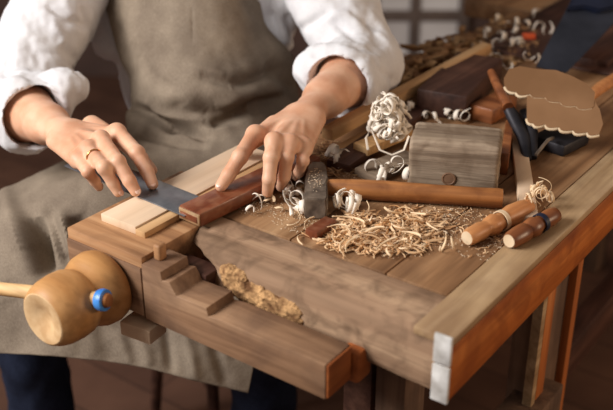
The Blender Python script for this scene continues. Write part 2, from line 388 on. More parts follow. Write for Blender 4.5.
# rough front beam
def beam():
    nx, rows = 120, []
    for i in range(nx + 1):
        x = -0.445 + (0.444) * i / nx
        hb = np.interp(x, [-0.445, -0.40, -0.37, -0.350, -0.32, -0.25, -0.1, 0], [-0.02, -0.024, -0.030, -0.056, -0.070, -0.079, -0.082, -0.085])
        e = np.interp(x, [-0.445, -0.42, -0.38], [0.6, 0.92, 1.0])
        yf = -0.036 + np.interp(x, [-0.445, -0.40, -0.36, -0.3], [0.036, 0.014, 0.004, 0.0])
        sec = [(0.058, 0.0), (0.04, 0.001), (0.02, 0.001), (yf + 0.032, 0.0), (yf + 0.018, -0.004), (yf + 0.008, -0.011), (yf + 0.002, -0.02)]
        for t in (0.25, 0.45, 0.65, 0.85): sec.append((yf + 0.001, -0.02 + (hb + 0.02) * t))
        sec += [(yf + 0.006, hb), (yf + 0.03, hb - 0.003), (0.03, hb - 0.003), (0.058, hb), (0.058, (hb) / 2)]
        rows.append([(x, y, h if h > -0.005 else h) for y, h in sec])
    m = len(rows[0]); V = np.array(rows).reshape(-1, 3)
    n1 = vnoise(V * np.array([0.22, 1, 1]), 60, 3, 3); n2 = vnoise(V * np.array([0.5, 1, 1]), 170, 5, 2)
    keep = (V[:, 1] < 0.05)
    V[:, 1] += keep * n1 * 0.0022; V[:, 2] += keep * (n2 * 0.0007 + n1 * 0.0012) - 0.001
    F = [(i * m + j, (i + 1) * m + j, (i + 1) * m + (j + 1) % m, i * m + (j + 1) % m) for i in range(nx) for j in range(m)]
    F += [tuple(range(m)), tuple(range(nx * m + m - 1, nx * m - 1, -1))]
    bm = bmesh.new(); vs = [bm.verts.new(v) for v in V]
    for f in F: bm.faces.new([vs[k] for k in f])
    bmesh.ops.recalc_face_normals(bm, faces=bm.faces); return bm
mk('front_beam', beam(), 'beam', bench, label='rough grey brown beam with a rounded front')
# crumbled wood in the beam's front
s = SDF((-0.38, -0.07, -0.12), (-0.18, 0.03, 0.01), 0.0016)
r = random.Random(3)
for k in range(240):
    t = r.random(); x = -0.346 + 0.132 * t; top_ = -0.020 - 0.020 * t; bot_ = np.interp(t, [0, 0.25, 0.6, 1], [-0.046, -0.060, -0.068, -0.060])
    s.ell((x, -0.0300 + r.uniform(-0.0015, 0.0015), r.uniform(bot_, top_)), (r.uniform(0.006, 0.014), 0.0065, r.uniform(0.004, 0.008)), k=0.006)
bm = s.mesh(); displace(bm, lambda P: vnoise(P, 240, 9, 3) * 0.0015 + vnoise(P, 560, 19, 2) * 0.0009); mk('torn_patch', relax(bm, 1), 'torn', bench, label='crumbled pale tan wood')
# vise end block and stepped jaw
mk('vise_block', box((-0.519, 0.02, -0.05), (0.158, 0.256, 0.1), 0.003), 'block', bench)
mk('vise_block_cap', box((-0.519, -0.109, -0.058), (0.156, 0.005, 0.082), 0.002), 'jaw', bench)
JP = [(-0.438, -0.008), (-0.400, -0.008), (-0.3985, -0.022), (-0.384, -0.019), (-0.372, -0.038), (-0.316, -0.036), (-0.313, -0.049), (-0.290, -0.046), (-0.115, -0.046), (-0.115, -0.101), (-0.438, -0.101)]
mk('vise_jaw', prism(JP, 'Y', -0.112, -0.055, 0.0015), 'jaw', bench)
mk('jaw_end', box((-0.1135, -0.0835, -0.0735), (0.004, 0.053, 0.052), 0.001), 'fresh', bench, label='orange brown end of the jaw')
mk('jaw_guide', box((-0.118, -0.035, -0.085), (0.03, 0.035, 0.05), 0.006), 'fresh', bench)
mk('jaw_spacer', box((-0.402, -0.036, -0.066), (0.07, 0.036, 0.07), 0.003), 'dkwood', bench)
mk('bench_dog', join(box((-0.427, -0.083, 0.004), (0.014, 0.016, 0.026), 0.004, seg=3)), 'block', bench, label='small wooden peg')
rd = thing('roundel', None, None, (0, 0, 0)); COL.objects.unlink(rd); bpy.data.objects.remove(rd)
b = lathe([(0, 0), (0, 0.016), (0.05, 0.016), (0.05, 0)]); bmesh.ops.transform(b, matrix=Matrix.Translation((-0.366, -0.035, -0.052)) @ frame_rot((-0.2, 1, -0.25)).to_4x4(), verts=b.verts)
mk('dowel_end', b, 'jaw', bench)
mk('lower_slat', box((-0.452, -0.105, -0.124), (0.056, 0.04, 0.024), 0.002, yaw=0.1), 'pine', bench, label='pale cut block under the jaw')
# screw: head turned around -Y
scr = lathe([(0, 0), (0, 0.051), (0.004, 0.0555), (0.014, 0.058), (0.030, 0.0565), (0.042, 0.051), (0.048, 0.0465), (0.052, 0.0455), (0.056, 0.0475), (0.066, 0.0515), (0.080, 0.0525), (0.100, 0.0510), (0.112, 0.0475), (0.121, 0.0425), (0.1225, 0.0405)], 48)
MS = Matrix.Translation((-0.513, -0.1135, -0.065)) @ frame_rot((0.0, -1, 0.0)).to_4x4()
bmesh.ops.transform(scr, matrix=MS, verts=scr.verts)
vs_ = mk('vise_screw', scr, 'turned', bench, label='pale turned wooden screw head')
cap_ = lathe([(0.1225, 0.0405), (0.1235, 0.039), (0.1225, 0.026), (0.119, 0.018), (0.1155, 0.008), (0.115, 0.0)], 40); bmesh.ops.transform(cap_, matrix=MS, verts=cap_.verts)
mk('screw_end', cap_, 'endg', vs_, label='pale dished end grain')
# tommy bar through the waist of the screw head
btn = Vector(pd(103.5, 300, 1.383)); bd = (btn - Vector(pd(-45, 284, 1.50))).normalized(); hp = btn - bd * 0.055
b = tube([hp - bd * 0.24, hp - bd * 0.1, hp - bd * 0.03, hp + bd * 0.02, btn], [0.0095, 0.0105, 0.0115, 0.0115, 0.011], 16)
mk('vise_bar', b, 'pinex', vs_)
bt = lathe([(-0.008, 0.0105), (-0.008, 0.0145), (-0.002, 0.0165), (0.004, 0.0155), (0.005, 0.011)], 28); bmesh.ops.transform(bt, matrix=Matrix.Translation(btn) @ frame_rot(bd).to_4x4(), verts=bt.verts)
mk('blue_ring', bt, 'blue', vs_, label='bright blue plastic ring')
bt = lathe([(0.001, 0.011), (0.008, 0.0105), (0.010, 0.009), (0.0105, 0.0)], 24); bmesh.ops.transform(bt, matrix=Matrix.Translation(btn) @ frame_rot(bd).to_4x4(), verts=bt.verts)
mk('bar_end', bt, 'amber', vs_)
# legs and stretchers
def leg(c, s, mat): mk('leg', box(c, s, 0.004), mat, bench)
leg((-0.075, 0.52, (FLOOR - 0.05) / 2), (0.05, 0.13, -FLOOR - 0.06), 'leg')
mk('leg_facing', box((-0.045, 0.585, (FLOOR - 0.16) / 2), (0.02, 0.024, -FLOOR - 0.16), 0.003), 'legor', bench, label='orange brown strip on the leg')
leg((-0.10, 0.66, (FLOOR - 0.05) / 2), (0.06, 0.09, -FLOOR - 0.06), 'dkwood')
mk('leg_brace', box((-0.045, 0.462, -0.30), (0.016, 0.035, 0.24), 0.002), 'legor', bench)
mk('leg_brace', box((-0.045, 0.432, -0.31), (0.018, 0.018, 0.26), 0.002), 'strip', bench)
mk('foot_rail', box((-0.05, 0.45, -0.47), (0.07, 0.15, 0.10), 0.004), 'leg', bench)
mk('stretcher', box((-0.12, 1.15, -0.56), (0.05, 0.9, 0.09), 0.004), 'dkwood', bench)
leg((-0.095, 0.05, (FLOOR - 0.1) / 2), (0.05, 0.06, -FLOOR - 0.13), 'leg')
leg((-0.16, 0.06, (FLOOR - 0.1) / 2), (0.05, 0.05, -FLOOR - 0.13), 'dkwood')
leg((-0.44, 1.9, (FLOOR - 0.1) / 2), (0.08, 0.08, -FLOOR - 0.1), 'leg')
leg((-0.06, 1.9, (FLOOR - 0.1) / 2), (0.06, 0.08, -FLOOR - 0.1), 'leg')
leg((-0.47, 0.62, (FLOOR - 0.1) / 2), (0.05, 0.08, -FLOOR - 0.1), 'leg')
# dark knot and stain marks in the top board
b = lathe([(0, 0), (0, 0.0065), (0.0006, 0.0055), (0.0007, 0)], 20); p = at(499, 264); bmesh.ops.transform(b, matrix=Matrix.Translation((p[0], p[1], 0)) @ Matrix.Diagonal((1.25, 1, 1, 1)) @ frame_rot((0, 0, 1), (1, 0, 0)).to_4x4(), verts=b.verts)
mk('knot', b, 'dark', bench)

# ------------------------------------------------------------------ plank and try square
pr = thing('grooved_board', 'pale planed pine board with a groove along one side, lying on the vise block', 'board', (-0.52, 0.1, 0))
mk('board_face', box((-0.533, 0.105, 0.0065), (0.074, 0.335, 0.013), 0.0012), 'pine', pr)
mk('board_edge', box((-0.4855, 0.105, 0.005), (0.0195, 0.338, 0.010), 0.001), 'pine2', pr, label='lower tongue along the right edge')
sq = thing('try_square', 'try square with red brown wooden stock and dark steel blade across the pale board', 'try square', (-0.44, 0.02, 0))
ka, kb = at(176.5, 203, .0275)[:2], at(202.4, 215.5, .0275)[:2]; sc_ = (ka + kb) / 2
sdv = at(292, 152, .026)[:2] - at(178.6, 204, .026)[:2]; sdv /= np.linalg.norm(sdv); syaw = math.atan2(sdv[1], sdv[0]) - PI / 2
sc0 = sc_ + sdv * 0.14
mk('stock', box((sc0[0], sc0[1], 0.0155), (0.047, 0.28, 0.0235), 0.003, yaw=syaw), 'rose', sq)
e0 = sc_ - sdv * 0.0005
mk('brass_cap', box((e0[0], e0[1], 0.0155), (0.044, 0.003, 0.019), 0.0008, yaw=syaw), 'brass', sq)
mk('cap_inset', box((e0[0] - sdv[0] * 0.001, e0[1] - sdv[1] * 0.001, 0.0150), (0.037, 0.003, 0.010), 0.0006, yaw=syaw), 'rose', sq)
mk('blade', box((-0.60, 0.045 - 0.002, 0.0148), (0.29, 0.062, 0.0022), 0.0004, yaw=syaw + 0.02), 'steel', sq)

# ------------------------------------------------------------------ the craftsman
man = thing('person', 'person in white shirt and grey brown apron bending over the bench with both hands down', 'person', pd(200, 330, 2.2) * np.array([1, 1, 0]) + np.array([0, 0, FLOOR]))
UPV = (0, 0, 1)
J = {}
J['wl'] = at(66, 134, 0.056); J['el'] = pd(14, 106, 1.92); J['sl'] = pd(85, -60, 2.08)
J['wr'] = at(304, 116, 0.082); J['er'] = pd(362, 66, 1.94); J['sr'] = pd(300, -62, 2.08)
pel = pd(200, 190, 2.27); che = pd(195, -50, 2.13); nck = pd(194, -110, 2.06); hd = pd(192, -205, 1.97)
kl = pd(15, 262, 2.02); kr = pd(262, 300, 2.0)
al = kl + np.array([-0.02, 0.03, 0]); al[2] = FLOOR + 0.09; ar = kr + np.array([-0.03, 0.03, 0]); ar[2] = FLOOR + 0.09
fwd = np.array([0.67, -0.74, 0])
def lerp(a, b, t): return np.array(a) * (1 - t) + np.array(b) * t
def hand(s, wrist, elbow, mcps, chains, thumb, nrm):
    wrist = np.array(wrist)
    s.cap(lerp(wrist, elbow, 0.02), lerp(wrist, elbow, 0.35), 0.0275, 0.036, 0.012, flat=(nrm, 1.22))
    s.cap(lerp(wrist, elbow, 0.33), lerp(wrist, elbow, 0.75), 0.0365, 0.051, 0.02)
    s.cap(lerp(wrist, elbow, 0.73), elbow, 0.051, 0.048, 0.02)
    n = np.array(nrm, float); n /= np.linalg.norm(n)
    for i, m in enumerate(mcps):                     # metacarpals: the back of the hand
        w = wrist + (mcps[3] - mcps[0]) * ((i - 1.5) * 0.17) - n * 0.002
        s.cap(w, m - n * 0.005, 0.016, 0.0135, 0.016, flat=(n, 1.15))
    s.cap(lerp(wrist, lerp(mcps[0], mcps[3], 0.5), 0.35) - n * 0.009, lerp(wrist, lerp(mcps[0], mcps[3], 0.5), 0.85) - n * 0.011, 0.025, 0.028, 0.012, flat=(n, 1.6))
    for i, ch in enumerate(chains):
        R0 = [0.0132, 0.0126, 0.0115, 0.0102][i]
        rr = [R0 * 1.04, R0 * 0.93, R0 * 0.84, R0 * 0.72]
        pts = [mcps[i]] + [np.array(c) for c in ch]
        for k in range(3): s.cap(pts[k], pts[k + 1], rr[k], rr[k + 1], 0.009 if k == 0 else 0.0035)
        s.ell(pts[1] + n * 0.001, (rr[1] * 1.03,) * 3, k=0.004)                       # knuckle bends
        s.ell(mcps[i] + n * 0.002, (0.0118,) * 3, k=0.010)
    tp = [np.array(c) for c in thumb]
    s.cap(tp[0], tp[1], 0.019, 0.0135, 0.014); s.cap(tp[1], tp[2], 0.0125, 0.0115, 0.004); s.cap(tp[2], tp[3], 0.0118, 0.009, 0.004)
# left side of the picture
mcL = [at(117, 132, .068), at(101, 139, .072), at(88, 149, .064), at(78, 159, .052)]
chL = [[at(137, 153, .062), at(147, 171, .040), at(152.5, 184, .0245)],
       [at(118, 162, .066), at(129.5, 181, .041), at(135.5, 191, .0265)],
       [at(104, 168, .062), at(113, 183, .036), at(118, 192, .021)],
       [at(88, 172, .048), at(95, 181, .026), at(99, 187, .012)]]
thL = [at(92, 126, .045), at(123, 143, .034), at(141, 158, .026), at(152, 170, .024)]
nL = np.array([-0.1, -0.15, 1.0])
mcR = [at(255, 134, .082), at(274, 141, .090), at(290, 143, .084), at(304, 147, .070)]
chR = [[at(240, 157, .068), at(228.5, 175, .046), at(221, 186, .034)],
       [at(271, 158, .074), at(269, 179, .045), at(267.5, 192, .018)],
       [at(287, 158, .068), at(284, 177, .038), at(281, 187, .015)],
       [at(303, 161, .058), at(299, 172, .030), at(296, 177, .014)]]
thR = [at(275, 126, .060), at(250, 143, .048), at(246, 150, .030), at(240, 152, .022)]
nR = np.array([0.1, -0.25, 1.0])
s = SDF((-1.16, -0.10, -0.03), (-0.50, 0.30, 0.16), 0.0019); hand(s, J['wl'], J['el'], mcL, chL, thL, nL)
handL = relax(s.mesh(), 2)
s = SDF((-0.62, 0.02, -0.02), (-0.33, 0.68, 0.17), 0.0019); hand(s, J['wr'], J['er'], mcR, chR, thR, nR)
handR = relax(s.mesh(), 2)
# knuckle creases and tendons by small displacement
def tend(mc, w, sgn=1):
    def fn(P):
        out = np.zeros(len(P))
        for m in mc:
            a = lerp(w, m, 0.35); ab = m - a; t = np.clip(((P - a) @ ab) / (ab @ ab), 0, 1); rr = np.linalg.norm((P - (a + t[:, None] * ab))[:, :2], axis=1)
            out += 0.0016 * np.exp(-(rr / 0.005) ** 2) * (P[:, 2] > 0.03) * np.sin(PI * np.clip(t, 0.02, 1) ** 0.8)
        return out
    return fn
displace(handL, tend(mcL, J['wl'])); displace(handR, tend(mcR, J['wr']))
# trunk, upper arms, legs, neck and head in one coarser skin
s = SDF((-1.75, -0.25, FLOOR - 0.01), (-0.30, 1.15, 0.80), 0.0075)
s.cap(pel, lerp(pel, che, 0.5), 0.15, 0.125, 0.06); s.cap(lerp(pel, che, 0.5), che, 0.13, 0.15, 0.06)
s.cap(lerp(J['sl'], J['sr'], 0.12), lerp(J['sl'], J['sr'], 0.88), 0.075, 0.075, 0.06)
s.cap(che, nck, 0.09, 0.062, 0.05); s.cap(nck, lerp(nck, hd, 0.5), 0.06, 0.056, 0.03)
hf = np.array([0.60, -0.66, -0.45]); hf /= np.linalg.norm(hf)
hr = RT; hu = np.cross(hr, hf) * -1; hu = hu if hu[2] > 0 else -hu
HR = np.stack([hr, hf, hu], 1)
s.ell(hd, (0.083, 0.104, 0.125), HR, 0.02); s.ell(hd - hu * 0.075 + hf * 0.035, (0.058, 0.06, 0.06), HR, 0.03)
s.cap(hd + hf * 0.10 + hu * 0.01, hd + hf * 0.122 - hu * 0.035, 0.009, 0.015, 0.012)         # nose
s.cap(hd + hf * 0.088 - hu * 0.065 - hr * 0.02, hd + hf * 0.088 - hu * 0.065 + hr * 0.02, 0.011, 0.011, 0.012)
for sg in (-1, 1):
    s.ell(hd + hr * sg * 0.088 - hu * 0.01, (0.012, 0.022, 0.034), HR, 0.01); s.ell(hd + hf * 0.104 + hr * sg * 0.034 + hu * 0.012, (0.018, 0.014, 0.013), HR, 0.008, sub=True)
for sh, el in ((J['sl'], J['el']), (J['sr'], J['er'])): s.cap(sh, el, 0.064, 0.045, 0.03)
for side, k_, a_ in ((-1, kl, al), (1, kr, ar)):
    hp_ = pel + RT * side * 0.095 + np.array([0, 0, -0.03])
    s.cap(hp_, k_, 0.092, 0.064, 0.04); s.cap(k_, lerp(k_, a_, 0.35), 0.062, 0.06, 0.03); s.cap(lerp(k_, a_, 0.35), a_, 0.06, 0.04, 0.03)
    s.cap(a_ - np.array([0, 0, 0.04]), a_ + fwd * 0.16 - np.array([0, 0, 0.055]), 0.038, 0.028, 0.02)
trunk = relax(s.mesh(), 2)
mk('body', join(trunk, handL, handR), 'skin', man)
for ch, nn in ((chL, nL), (chR, nR)):
    for i, c in enumerate(ch):
        t = np.array(c[2]); d = t - np.array(c[1]); d /= np.linalg.norm(d); up_ = nn / np.linalg.norm(nn); up_ = up_ - d * (up_ @ d); up_ /= np.linalg.norm(up_)
        b = bmesh.new(); bmesh.ops.create_uvsphere(b, u_segments=14, v_segments=8, radius=1)
        R = Matrix((tuple(d), tuple(np.cross(up_, d)), tuple(up_))).transposed().to_4x4()
        rr = [0.0118, 0.012, 0.0115, 0.0102][i] * 0.72
        bmesh.ops.transform(b, matrix=Matrix.Translation(Vector(t + up_ * (rr * 0.80) + d * 0.0015)) @ R @ Matrix.Diagonal((0.0062, 0.0052, 0.0018, 1)), verts=b.verts)
        mk('fingernail', b, 'nail', man)
# ring on the ring finger
rc = lerp(mcL[2], chL[2][0], 0.42); rdv = np.array(chL[2][0]) - mcL[2]
b = bmesh.new(); prof = []
for k in range(12): prof.append((0.0016 * math.cos(2 * PI * k / 12), 0.0128 + 0.0011 * math.sin(2 * PI * k / 12)))
b = lathe(prof + [prof[0]], 36); bmesh.ops.transform(b, matrix=Matrix.Translation(Vector(rc)) @ frame_rot(rdv).to_4x4(), verts=b.verts)
mk('finger_ring', b, 'gold', man, label='thin gold ring')
# eyes, hair
for sg in (-1, 1):
    b = bmesh.new(); bmesh.ops.create_uvsphere(b, u_segments=16, v_segments=10, radius=0.0125)
    bmesh.ops.translate(b, vec=Vector(hd + hf * 0.092 + hr * sg * 0.034 + hu * 0.012), verts=b.verts); mk('eye', b, 'white', man)
s = SDF(hd - 0.2, hd + 0.2, 0.005); s.ell(hd + hu * 0.02 - hf * 0.012, (0.096, 0.112, 0.126), HR); s.ell(hd + hf * 0.11 - hu * 0.04, (0.075, 0.08, 0.085), HR, 0.02, sub=True); s.ell(hd - hu * 0.13 + hf * 0.03, (0.12, 0.13, 0.09), HR, 0.02, sub=True)
b = s.mesh(); displace(b, lambda P: vnoise(P, 70, 4, 3) * 0.004); mk('hair', b, 'hair', man)

# shirt: trunk and sleeves with turned-up cuffs
s = SDF((-1.36, -0.02, -0.22), (-0.36, 1.02, 0.50), 0.0042)
s.cap(lerp(pel, che, 0.5), che, 0.17, 0.205, 0.06, flat=(fwd, 1.15)); s.cap(lerp(J['sl'], J['sr'], 0.06), lerp(J['sl'], J['sr'], 0.94), 0.096, 0.096, 0.05); s.cap(che, nck, 0.11, 0.078, 0.03)
def sleeve(sh, el, wr, tcut, lob):
    s.cap(sh, lerp(sh, el, 0.55), 0.092, 0.083, 0.035); s.cap(lerp(sh, el, 0.5), el, 0.083, 0.074, 0.02)
    s.cap(el, lerp(el, wr, tcut - 0.05), 0.073, 0.068, 0.02)
    ax = (wr - el) / np.linalg.norm(wr - el)
    c = lerp(el, wr, tcut)
    s.cap(c - ax * 0.035, c - ax * 0.004, 0.076, 0.078, 0.006)           # turned-up band
    if lob is not None: s.cap(c - ax * 0.06, c + lob, 0.05, 0.04, 0.03)
    s.cap(c + ax * 0.004, c + ax * 0.2, 0.057, 0.062, 0.004, sub=True)
sleeve(J['sl'], J['el'], J['wl'], 0.30, pd(66, 88, 1.84) - lerp(J['el'], J['wl'], 0.30))
sleeve(J['sr'], J['er'], J['wr'], 0.30, pd(316, 68, 1.87) - lerp(J['er'], J['wr'], 0.30))
s.cap(pd(285, -50, 2.12), pd(276, 32, 2.13), 0.07, 0.05, 0.03); s.cap(pd(100, -50, 2.12), pd(112, 40, 2.14), 0.065, 0.045, 0.03)
b = relax(s.mesh(), 1)
SF = [(70, 18, 86, 27, 3.5, -.012), (45, 5, 75, 22, 3, -.008), (82, 6, 88, 28, 4, -.010), (60, 45, 78, 62, 5, -.008), (38, 50, 62, 56, 1.4, -.004), (62, 56, 84, 78, 1.6, -.005), (40, 75, 60, 88, 2, -.005), (25, 40, 45, 62, 6, -.006), (66, 32, 60, 48, 4, .006), (10, 55, 4, 75, 4, -.006), (50, 25, 62, 34, 4, .006),
      (330, 20, 360, 40, 4, -.008), (345, 8, 380, 28, 4, -.008), (300, 30, 330, 12, 4, -.009), (310, 55, 345, 45, 4, -.006), (340, 62, 368, 58, 3, -.006), (372, 60, 394, 82, 3, -.006), (285, 15, 300, 45, 5, -.015), (270, 12, 280, 42, 5, -.010), (318, 22, 350, 12, 3, .005), (350, 42, 378, 50, 4, -.006), (296, 70, 310, 84, 4, .006), (366, 18, 384, 46, 4, -.005)]
displace(b, lambda P: folds(P, SF) + vnoise(P * np.array([1, 1, 0.6]), 26, 12, 3) * 0.006)
mk('shirt', relax(b, 1), 'shirt', man, label='white shirt with turned up sleeves')
# trousers and shoes
s = SDF((-1.60, -0.25, FLOOR), (-0.40, 1.1, -0.05), 0.008)
s.cap(pel, pel + np.array([0, 0, 0.12]), 0.165, 0.16, 0.05)
for side, k_, a_ in ((-1, kl, al), (1, kr, ar)):
    hp_ = pel + RT * side * 0.095 + np.array([0, 0, -0.03])
    s.cap(hp_, k_, 0.105, 0.078, 0.04); s.cap(k_, a_ + np.array([0, 0, 0.02]), 0.078, 0.066, 0.03)
b = s.mesh(); displace(b, lambda P: vnoise(P, 20, 2, 2) * 0.006); mk('trousers', relax(b, 1), 'jean', man)
for k_, a_ in ((kl, al), (kr, ar)):
    s = SDF(a_ - np.array([.3, .3, .12]), a_ + np.array([.3, .3, .1]), 0.006)
    s.cap(a_ - np.array([0, 0, 0.035]), a_ + fwd * 0.18 - np.array([0, 0, 0.052]), 0.05, 0.038, 0.02); s.cap(a_, a_ - np.array([0, 0, 0.04]), 0.052, 0.05, 0.02)
    b = s.mesh()
    for v in b.verts: v.co.z = max(v.co.z, FLOOR + 0.001)
    mk('shoe', b, 'shoe', man)
# apron: bib and lap cloth lofted through control rows (across, down, distance)
AR = [(-14, [(100, 2.06), (140, 1.98), (185, 1.94), (225, 1.96), (256, 2.06)]),
      (25, [(111, 2.05), (147, 1.96), (190, 1.92), (235, 1.95), (267, 2.05)]),
      (60, [(121, 2.05), (156, 1.94), (200, 1.90), (247, 1.94), (292, 2.07)]),
      (92, [(131, 2.06), (162, 1.93), (206, 1.89), (253, 1.93), (300, 2.09)]),
      (114, [(126, 2.05), (160, 1.96), (205, 1.93), (252, 1.95), (299, 2.07)]),
      (135, [(121, 2.01), (160, 1.94), (210, 1.92), (255, 1.94), (301, 2.05)]),
      (160, [(66, 1.99), (120, 1.88), (190, 1.86), (250, 1.89), (303, 2.0)]),
      (202, [(-12, 1.90), (70, 1.81), (165, 1.83), (235, 1.86), (300, 1.92)]),
      (252, [(-50, 1.86), (50, 1.78), (150, 1.83), (225, 1.84), (290, 1.86)]),
      (305, [(-60, 1.85), (50, 1.78), (140, 1.81), (215, 1.82), (268, 1.84)]),
      (364, [(-62, 1.86), (50, 1.79), (135, 1.80), (195, 1.81), (248, 1.84)])]
hem = [(-62, 352), (50, 356), (135, 366), (195, 381), (248, 393)]
def cr(p0, p1, p2, p3, t): return 0.5 * ((2 * p1) + (-p0 + p2) * t + (2 * p0 - 5 * p1 + 4 * p2 - p3) * t * t + (-p0 + 3 * p1 - 3 * p2 + p3) * t ** 3)
def loft(G, nu, nv):
    def interp(A, n):           # along axis 0
        out = []
        m = len(A)
        for i in range(n + 1):
            u = i / n * (m - 1); k = min(int(u), m - 2); t = u - k
            g = lambda j: A[min(max(j, 0), m - 1)]
            out.append(cr(g(k - 1), g(k), g(k + 1), g(k + 2), t))
        return np.array(out)
    G = interp(G, nv); return np.swapaxes(interp(np.swapaxes(G, 0, 1), nu), 0, 1)
G = []
for y, r_ in AR:
    G.append([pd(x, (hem[i][1] if y == 364 else y + (x - 190) * (-0.03 if y < 150 else 0)), d) for i, (x, d) in enumerate(r_)])
G = loft(np.array(G), 130, 230)
nv, nu = G.shape[:2]
bm = bmesh.new(); vs2 = [[bm.verts.new(G[j, i]) for i in range(nu)] for j in range(nv)]
for j in range(nv - 1):
    for i in range(nu - 1): bm.faces.new((vs2[j][i], vs2[j + 1][i], vs2[j + 1][i + 1], vs2[j][i + 1]))
bm.normal_update()
if sum((f.normal.dot(Vector(FW)) for f in bm.faces)) > 0: bmesh.ops.reverse_faces(bm, faces=bm.faces)
AF = [(131, 106, 168, 125, 5, -.026), (165, 125, 207, 136, 4.5, -.030), (150, 112, 205, 122, 6, .012), (212, 126, 248, 110, 5, -.020), (250, 108, 292, 96, 7, -.022), (200, 75, 232, 85, 5, -.010), (232, 85, 285, 68, 6, -.014), (150, 70, 185, 104, 7, -.008), (190, 66, 225, 76, 6, .007), (140, 135, 205, 146, 4, -.015), (215, 104, 262, 92, 6, .008),
      (170, 90, 205, 112, 8, .008), (118, 20, 130, 80, 5, -.006), (192, 5, 193, 45, 1.2, -.002), (270, 60, 296, 90, 8, -.02), (160, 140, 230, 128, 4, .008),
      (30, 214, 46, 276, 9, -.075), (44, 205, 70, 262, 6, -.02), (75, 215, 105, 255, 10, -.02), (5, 190, 22, 250, 8, .012), (62, 215, 70, 255, 7, .016), (100, 170, 60, 200, 8, .010), (90, 182, 40, 215, 7, -.010),
      (165, 322, 172, 372, 6, -.010), (185, 325, 196, 380, 6, .008), (140, 330, 150, 366, 7, .008), (212, 335, 226, 385, 6, -.009), (10, 300, 24, 352, 12, -.008), (60, 320, 70, 356, 12, .006), (100, 320, 110, 362, 10, -.007), (118, 330, 130, 364, 6, .006)]
displace(bm, lambda P: folds(P, AF) + vnoise(P, 16, 21, 3) * 0.0035)
ap = mk('apron', bm, 'apron', man, label='grey brown linen apron')
so = ap.modifiers.new('thick', 'SOLIDIFY'); so.thickness = 0.0025; so.offset = -1
# stool he sits on
st = thing('stool', 'dark wooden stool under the person in the apron, hidden by the cloth', 'stool', np.array([pel[0], pel[1], FLOOR]))
seat_h = pel[2] - 0.178
b = lathe([(0, 0), (0, 0.15), (0.004, 0.16), (0.03, 0.16), (0.035, 0.15), (0.035, 0)], 36); bmesh.ops.transform(b, matrix=Matrix.Translation((pel[0], pel[1], seat_h - 0.035)) @ frame_rot((0, 0, 1), (1, 0, 0)).to_4x4(), verts=b.verts)
mk('seat', b, 'dkwood', st)
for k in range(4):
    a = PI / 4 + k * PI / 2; c0 = Vector((pel[0] + 0.1 * math.cos(a), pel[1] + 0.1 * math.sin(a), seat_h - 0.03)); c1 = Vector((pel[0] + 0.15 * math.cos(a), pel[1] + 0.15 * math.sin(a), FLOOR))
    mk('leg', tube([c0, c1], [0.016, 0.014], 12), 'dkwood', st)

# ------------------------------------------------------------------ hammer, mallet, chisels
hloc = np.array([-0.352, 0.200, 0]); hb = np.array([0.263, 0.137, 0]); 
ham = thing('hammer', 'hammer with grey iron head and long amber wooden handle lying on the bench', 'hammer', hloc, rot=frame_rot(hb))
HL = Matrix.Rotation(0.12, 4, 'Z')
poly = [(-0.080, 0.0165), (-0.072, 0.0185), (-0.030, 0.0185), (-0.020, 0.0165), (0.0, 0.0195), (0.018, 0.0175), (0.05, 0.015), (0.066, 0.010)]
b = bmesh.new(); rings = []
for t, w in poly:
    hz = 0.017 if t < 0.02 else np.interp(t, [0.02, 0.062], [0.017, 0.014])
    pts = [(w * cx * (1 if abs(cx) + abs(cz) < 1.9 else 0.93), t, 0.0185 + hz * cz) for cx, cz in ((-1, -1), (0, -1.02), (1, -1), (1.03, 0), (1, 1), (0, 1.02), (-1, 1), (-1.03, 0))]
    rings.append([b.verts.new(p) for p in pts])
for A, B in zip(rings, rings[1:]):
    for k in range(8): b.faces.new((A[k], A[(k + 1) % 8], B[(k + 1) % 8], B[k]))
b.faces.new(rings[0][::-1]); b.faces.new(rings[-1]); bmesh.ops.recalc_face_normals(b, faces=b.faces)
bmesh.ops.bevel(b, geom=[e for e in b.edges if e.calc_face_angle(0) > 0.5], offset=0.0015, segments=2, affect='EDGES')
bmesh.ops.transform(b, matrix=HL, verts=b.verts); mk('hammer_head', b, 'iron', ham, local=True)
prof = [(0.0, 0.0), (0.0, 0.012), (0.02, 0.0145), (0.05, 0.0165), (0.10, 0.0170), (0.18, 0.0155), (0.25, 0.0160), (0.280, 0.0165), (0.287, 0.0155), (0.289, 0.0)]
b = lathe(prof, 28, 0.8); bmesh.ops.transform(b, matrix=Matrix.Translation((0.006, 0, 0.0185)), verts=b.verts); displace(b, lambda P: vnoise(P, 40, 6, 2) * 0.0006)
mk('handle', b, 'amber', ham, local=True)

m0, m1 = at(406, 189), at(497, 198); md = (m1 - m0); L = np.linalg.norm(md)
mal = thing('mallet', 'weathered grey wooden mallet head with a dark ringed knot behind the hammer handle', 'mallet', lerp(m0, m1, 0.5), rot=frame_rot(md))
b = box((0, 0.043, 0.0445), (L * 0.98, 0.085, 0.087), 0.007, seg=3, cuts=6)
displace(b, lambda P: vnoise(P * np.array([0.4, 1, 1]), 90, 8, 3) * 0.0016)
mk('mallet_head', b, 'grey', mal, local=True)
b = lathe([(0.004, 0.012), (0.07, 0.013), (0.085, 0.012), (0.087, 0)], 24); bmesh.ops.transform(b, matrix=Matrix.Translation((-0.006, 0.05, 0.03)) @ frame_rot((0.05, 1, 0.0)).to_4x4(), verts=b.verts)
mk('handle', b, 'grey', mal, local=True)
b = lathe([(0, 0), (0.0, 0.0105), (0.0015, 0.0115), (0.0022, 0.0095), (0.0012, 0.0085), (0.0018, 0.0)], 24); bmesh.ops.transform(b, matrix=Matrix.Translation((-0.0055, -0.0000, 0.026)) @ frame_rot((0, -1, 0)).to_4x4(), verts=b.verts)
